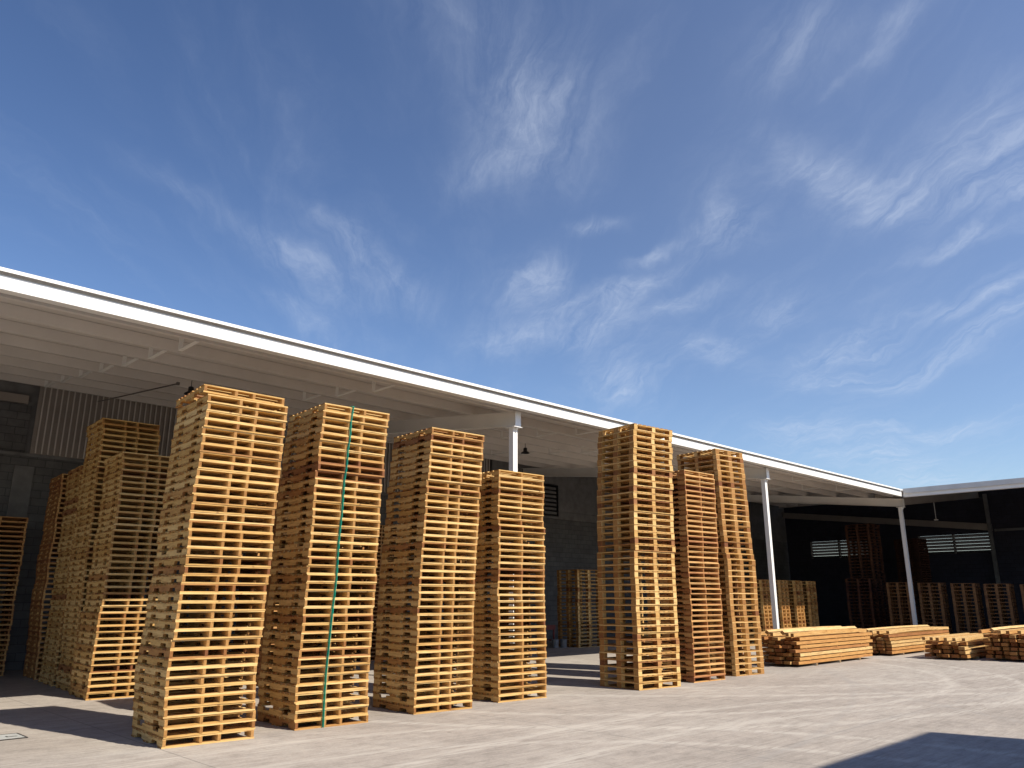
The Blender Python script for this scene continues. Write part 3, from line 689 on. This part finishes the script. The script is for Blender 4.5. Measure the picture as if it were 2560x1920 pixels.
# drifting displacement so the wisps have ragged, curling shapes
wn = N(nt, 'ShaderNodeTexNoise', inp={'Scale': 5.0, 'Detail': 5.0, 'Roughness': 0.6}); L(D, wn.inputs['Vector'])
ws = N(nt, 'ShaderNodeVectorMath', operation='SUBTRACT'); L(wn.outputs['Color'], ws.inputs[0]); ws.inputs[1].default_value = (.5, .5, .5)
wk = N(nt, 'ShaderNodeVectorMath', operation='SCALE'); L(ws.outputs[0], wk.inputs[0]); wk.inputs['Scale'].default_value = 0.11
wd = N(nt, 'ShaderNodeVectorMath', operation='ADD'); L(D, wd.inputs[0]); L(wk.outputs[0], wd.inputs[1]); DW = wd.outputs[0]
tot = None
for (cx, cy, cz, ax, ay, az, bx, by, bz, ra, rb, wt) in [(0.504, 0.58, 0.64, 0.841, -0.496, -0.217, 0.126, 0.682, -0.721, 0.083, 0.042, 0.5), (0.574, 0.558, 0.6, 0.812, -0.3, -0.501, -0.157, 0.792, -0.59, 0.094, 0.076, 0.5), (0.611, 0.575, 0.544, 0.687, -0.048, -0.725, -0.424, 0.817, -0.391, 0.058, 0.073, 0.7), (0.608, 0.613, 0.505, 0.64, -0.755, 0.141, 0.475, 0.226, -0.851, 0.074, 0.025, 0.7), (0.738, 0.31, 0.6, 0.209, -0.95, 0.231, 0.657, -0.135, -0.742, 0.071, 0.04, 0.5), (0.776, 0.206, 0.596, 0.344, -0.93, -0.13, 0.579, 0.135, -0.804, 0.05, 0.013, 0.5), (0.786, 0.224, 0.577, 0.185, -0.975, 0.124, 0.604, -0.091, -0.792, 0.038, 0.011, 0.5), (0.777, 0.292, 0.557, 0.118, -0.939, 0.324, 0.62, -0.227, -0.751, 0.018, 0.005, 0.5), (0.812, 0.325, 0.484, 0.574, -0.58, -0.578, 0.135, 0.699, -0.702, 0.073, 0.027, 0.7), (0.858, 0.259, 0.444, 0.446, -0.802, -0.397, 0.308, 0.429, -0.849, 0.133, 0.031, 0.7), (0.875, 0.171, 0.453, -0.237, -0.668, 0.705, 0.456, -0.597, -0.66, 0.076, 0.067, 0.7), (0.885, 0.21, 0.416, 0.29, -0.946, -0.144, 0.386, 0.16, -0.908, 0.104, 0.019, 0.7), (0.789, 0.446, 0.423, 0.468, -0.882, 0.051, 0.411, 0.122, -0.903, 0.044, 0.017, 1.0), (0.752, 0.514, 0.412, 0.406, -0.856, 0.321, 0.523, -0.09, -0.848, 0.03, 0.008, 1.0), (0.79, 0.429, 0.438, 0.611, -0.574, -0.545, 0.041, 0.673, -0.739, 0.034, 0.029, 0.7), (0.473, 0.791, 0.387, 0.691, -0.064, -0.72, -0.529, 0.604, -0.595, 0.054, 0.044, 0.5), (0.455, 0.828, 0.329, 0.857, -0.31, -0.412, -0.226, 0.462, -0.857, 0.064, 0.015, 0.5), (0.67, 0.64, 0.377, 0.487, 0.001, -0.873, -0.564, 0.767, -0.305, 0.03, 0.04, 1.0), (0.712, 0.625, 0.32, 0.663, -0.748, -0.024, 0.226, 0.224, -0.948, 0.086, 0.023, 1.0), (0.743, 0.558, 0.369, 0.47, -0.83, 0.301, 0.477, -0.06, -0.877, 0.1, 0.012, 1.0), (0.826, 0.484, 0.287, 0.55, -0.798, -0.245, 0.12, 0.344, -0.931, 0.039, 0.017, 1.0), (0.774, 0.574, 0.269, 0.559, -0.819, 0.128, 0.291, 0.052, -0.955, 0.04, 0.025, 1.0), (0.848, 0.413, 0.332, 0.226, -0.851, 0.473, 0.467, -0.296, -0.833, 0.043, 0.019, 1.0), (0.898, 0.313, 0.308, 0.14, -0.872, 0.47, 0.401, -0.311, -0.862, 0.023, 0.011, 1.0), (0.934, 0.223, 0.28, 0.084, -0.899, 0.43, 0.333, -0.269, -0.904, 0.096, 0.012, 1.0), (0.911, 0.324, 0.256, 0.306, -0.947, 0.103, 0.263, 0.015, -0.965, 0.083, 0.012, 1.0), (0.344, 0.832, 0.436, 0.925, -0.224, -0.308, -0.167, 0.509, -0.845, 0.084, 0.012, 0.5), (0.504, 0.761, 0.408, 0.804, -0.246, -0.541, -0.314, 0.6, -0.736, 0.069, 0.015, 1.0), (0.572, 0.784, 0.241, 0.811, -0.501, -0.303, -0.111, 0.362, -0.925, 0.06, 0.02, 1.0), (0.895, 0.404, 0.19, 0.38, -0.914, 0.145, 0.212, -0.016, -0.977, 0.052, 0.014, 1.0), (0.942, 0.307, 0.137, 0.296, -0.952, 0.082, 0.129, 0.039, -0.991, 0.054, 0.011, 1.0), (0.941, 0.278, 0.192, 0.283, -0.959, -0.008, 0.167, 0.103, -0.981, 0.067, 0.009, 1.0), (0.912, 0.26, 0.317, 0.365, -0.864, -0.346, 0.213, 0.355, -0.91, 0.031, 0.01, 1.0), (0.899, 0.228, 0.375, 0.239, -0.971, 0.013, 0.372, 0.049, -0.927, 0.053, 0.008, 1.0), (0.728, 0.599, 0.334, 0.481, -0.795, 0.369, 0.486, -0.112, -0.867, 0.06, 0.02, 1.0), (0.892, 0.35, 0.286, 0.23, -0.899, 0.373, 0.372, -0.216, -0.903, 0.07, 0.014, 1.0), (0.788, 0.506, 0.351, 0.437, -0.862, 0.256, 0.432, -0.053, -0.9, 0.054, 0.011, 1.0), (0.412, 0.82, 0.398, 0.865, -0.219, -0.451, -0.274, 0.526, -0.805, 0.058, 0.019, 0.5), (0.928, 0.189, 0.32, 0.059, -0.927, 0.37, 0.356, -0.225, -0.907, 0.047, 0.013, 1.0), (0.923, 0.349, 0.163, 0.339, -0.938, 0.075, 0.156, 0.041, -0.987, 0.074, 0.016, 1.0), (0.699, 0.558, 0.447, 0.495, -0.83, 0.257, 0.525, 0.019, -0.851, 0.035, 0.011, 1.0), (0.875, 0.14, 0.463, -0.182, -0.794, 0.581, 0.47, -0.462, -0.752, 0.049, 0.025, 0.7)]:
    sb = N(nt, 'ShaderNodeVectorMath', operation='SUBTRACT'); L(DW, sb.inputs[0]); sb.inputs[1].default_value = (cx, cy, cz)
    u = vdot(sb.outputs[0], (ax / ra, ay / ra, az / ra)); v = vdot(sb.outputs[0], (bx / rb, by / rb, bz / rb))
    q = math_(nt, 'ADD', math_(nt, 'MULTIPLY', u, u), math_(nt, 'MULTIPLY', v, v))
    e = math_(nt, 'POWER', 2.718, math_(nt, 'MULTIPLY', q, -1.0))
    e = math_(nt, 'MULTIPLY', e, wt)
    tot = e if tot is None else math_(nt, 'ADD', tot, e)
# cirrus fibres: stretched along one direction of the cloud layer, seen in perspective
dz = N(nt, 'ShaderNodeSeparateXYZ'); L(DW, dz.inputs[0])
zc = math_(nt, 'MAXIMUM', dz.outputs[2], 0.06)
px = math_(nt, 'DIVIDE', dz.outputs[0], zc); py = math_(nt, 'DIVIDE', dz.outputs[1], zc)
fu = math_(nt, 'ADD', math_(nt, 'MULTIPLY', px, 0.62), math_(nt, 'MULTIPLY', py, 0.78))
fv = math_(nt, 'SUBTRACT', math_(nt, 'MULTIPLY', px, 0.78), math_(nt, 'MULTIPLY', py, 0.62))
def fibre(su, sv, seed, det, rough, dist):
    cb = N(nt, 'ShaderNodeCombineXYZ'); L(math_(nt, 'MULTIPLY', fu, su), cb.inputs[0]); L(math_(nt, 'MULTIPLY', fv, sv), cb.inputs[1]); cb.inputs[2].default_value = seed
    n = N(nt, 'ShaderNodeTexNoise', inp={'Scale': 1.0, 'Detail': det, 'Roughness': rough, 'Distortion': dist}); L(cb.outputs[0], n.inputs['Vector']); return n.outputs[0]
c1 = fibre(1.3, 6.5, 3.1, 12.0, 0.66, 0.9)
c2 = fibre(4.5, 8.0, 9.7, 12.0, 0.68, 0.6)
wisp = math_(nt, 'MULTIPLY', ramp(nt, c1, [(0.34, (0.05, 0.05, 0.05)), (0.52, (0.5, 0.5, 0.5)), (0.72, (1, 1, 1))]), ramp(nt, c2, [(0.32, (0.35, 0.35, 0.35)), (0.62, (1, 1, 1))]))
veil = ramp(nt, fibre(0.8, 3.2, 21.0, 9.0, 0.6, 0.7), [(0.46, (0, 0, 0)), (0.8, (1, 1, 1))])
dens = math_(nt, 'ADD', math_(nt, 'MULTIPLY', math_(nt, 'MULTIPLY', math_(nt, 'MINIMUM', tot, 0.95), wisp), 1.3), math_(nt, 'MULTIPLY', math_(nt, 'MULTIPLY', veil, wisp), 0.42), clamp=True)
hz = vdot(D, (0.900, 0.199, 0.389))
dens = math_(nt, 'ADD', dens, math_(nt, 'MULTIPLY', math_(nt, 'POWER', math_(nt, 'MAXIMUM', hz, 0.0), 6.0), 0.26), clamp=True)
bright = N(nt, 'ShaderNodeVectorMath', operation='SCALE'); bright.inputs['Scale'].default_value = 1.0
gm = N(nt, 'ShaderNodeGamma'); L(sky.outputs[0], gm.inputs[0]); gm.inputs[1].default_value = 1.25
SKY = mixc(nt, 1.0, gm.outputs[0], (0.655, 0.628, 0.655), 'MULTIPLY')
cloudcol = mixc(nt, 0.55, SKY, (5.2, 5.8, 6.9))
final = mixc(nt, math_(nt, 'MULTIPLY', dens, 0.72), SKY, cloudcol)
L(final, bg.inputs[0]); bg.inputs[1].default_value = 0.10; L(bg.outputs[0], out.inputs[0])

sun = bpy.data.lights.new('sun', 'SUN'); sun.energy = 5.0; sun.angle = radians(.53); sun.color = (1.0, .915, .775)
so = bpy.data.objects.new('sun', sun); C.objects.link(so); so.rotation_euler = SUNV.to_track_quat('Z', 'Y').to_euler()

cam = bpy.data.cameras.new('camera'); co = bpy.data.objects.new('camera', cam); C.objects.link(co)
co.location = (0, 0, 1.7); co.rotation_euler = (radians(90 + 15.235), 0, radians(-44.44))
cam.sensor_width = 36; cam.lens = 36 * 1968 / 2560; cam.clip_start = .05; cam.clip_end = 4000
SC.camera = co
SC.view_settings.view_transform = 'Standard'; SC.view_settings.look = 'None'; SC.view_settings.exposure = 0.45; SC.view_settings.gamma = 1
SC.cycles.max_bounces = 8; SC.cycles.diffuse_bounces = 6
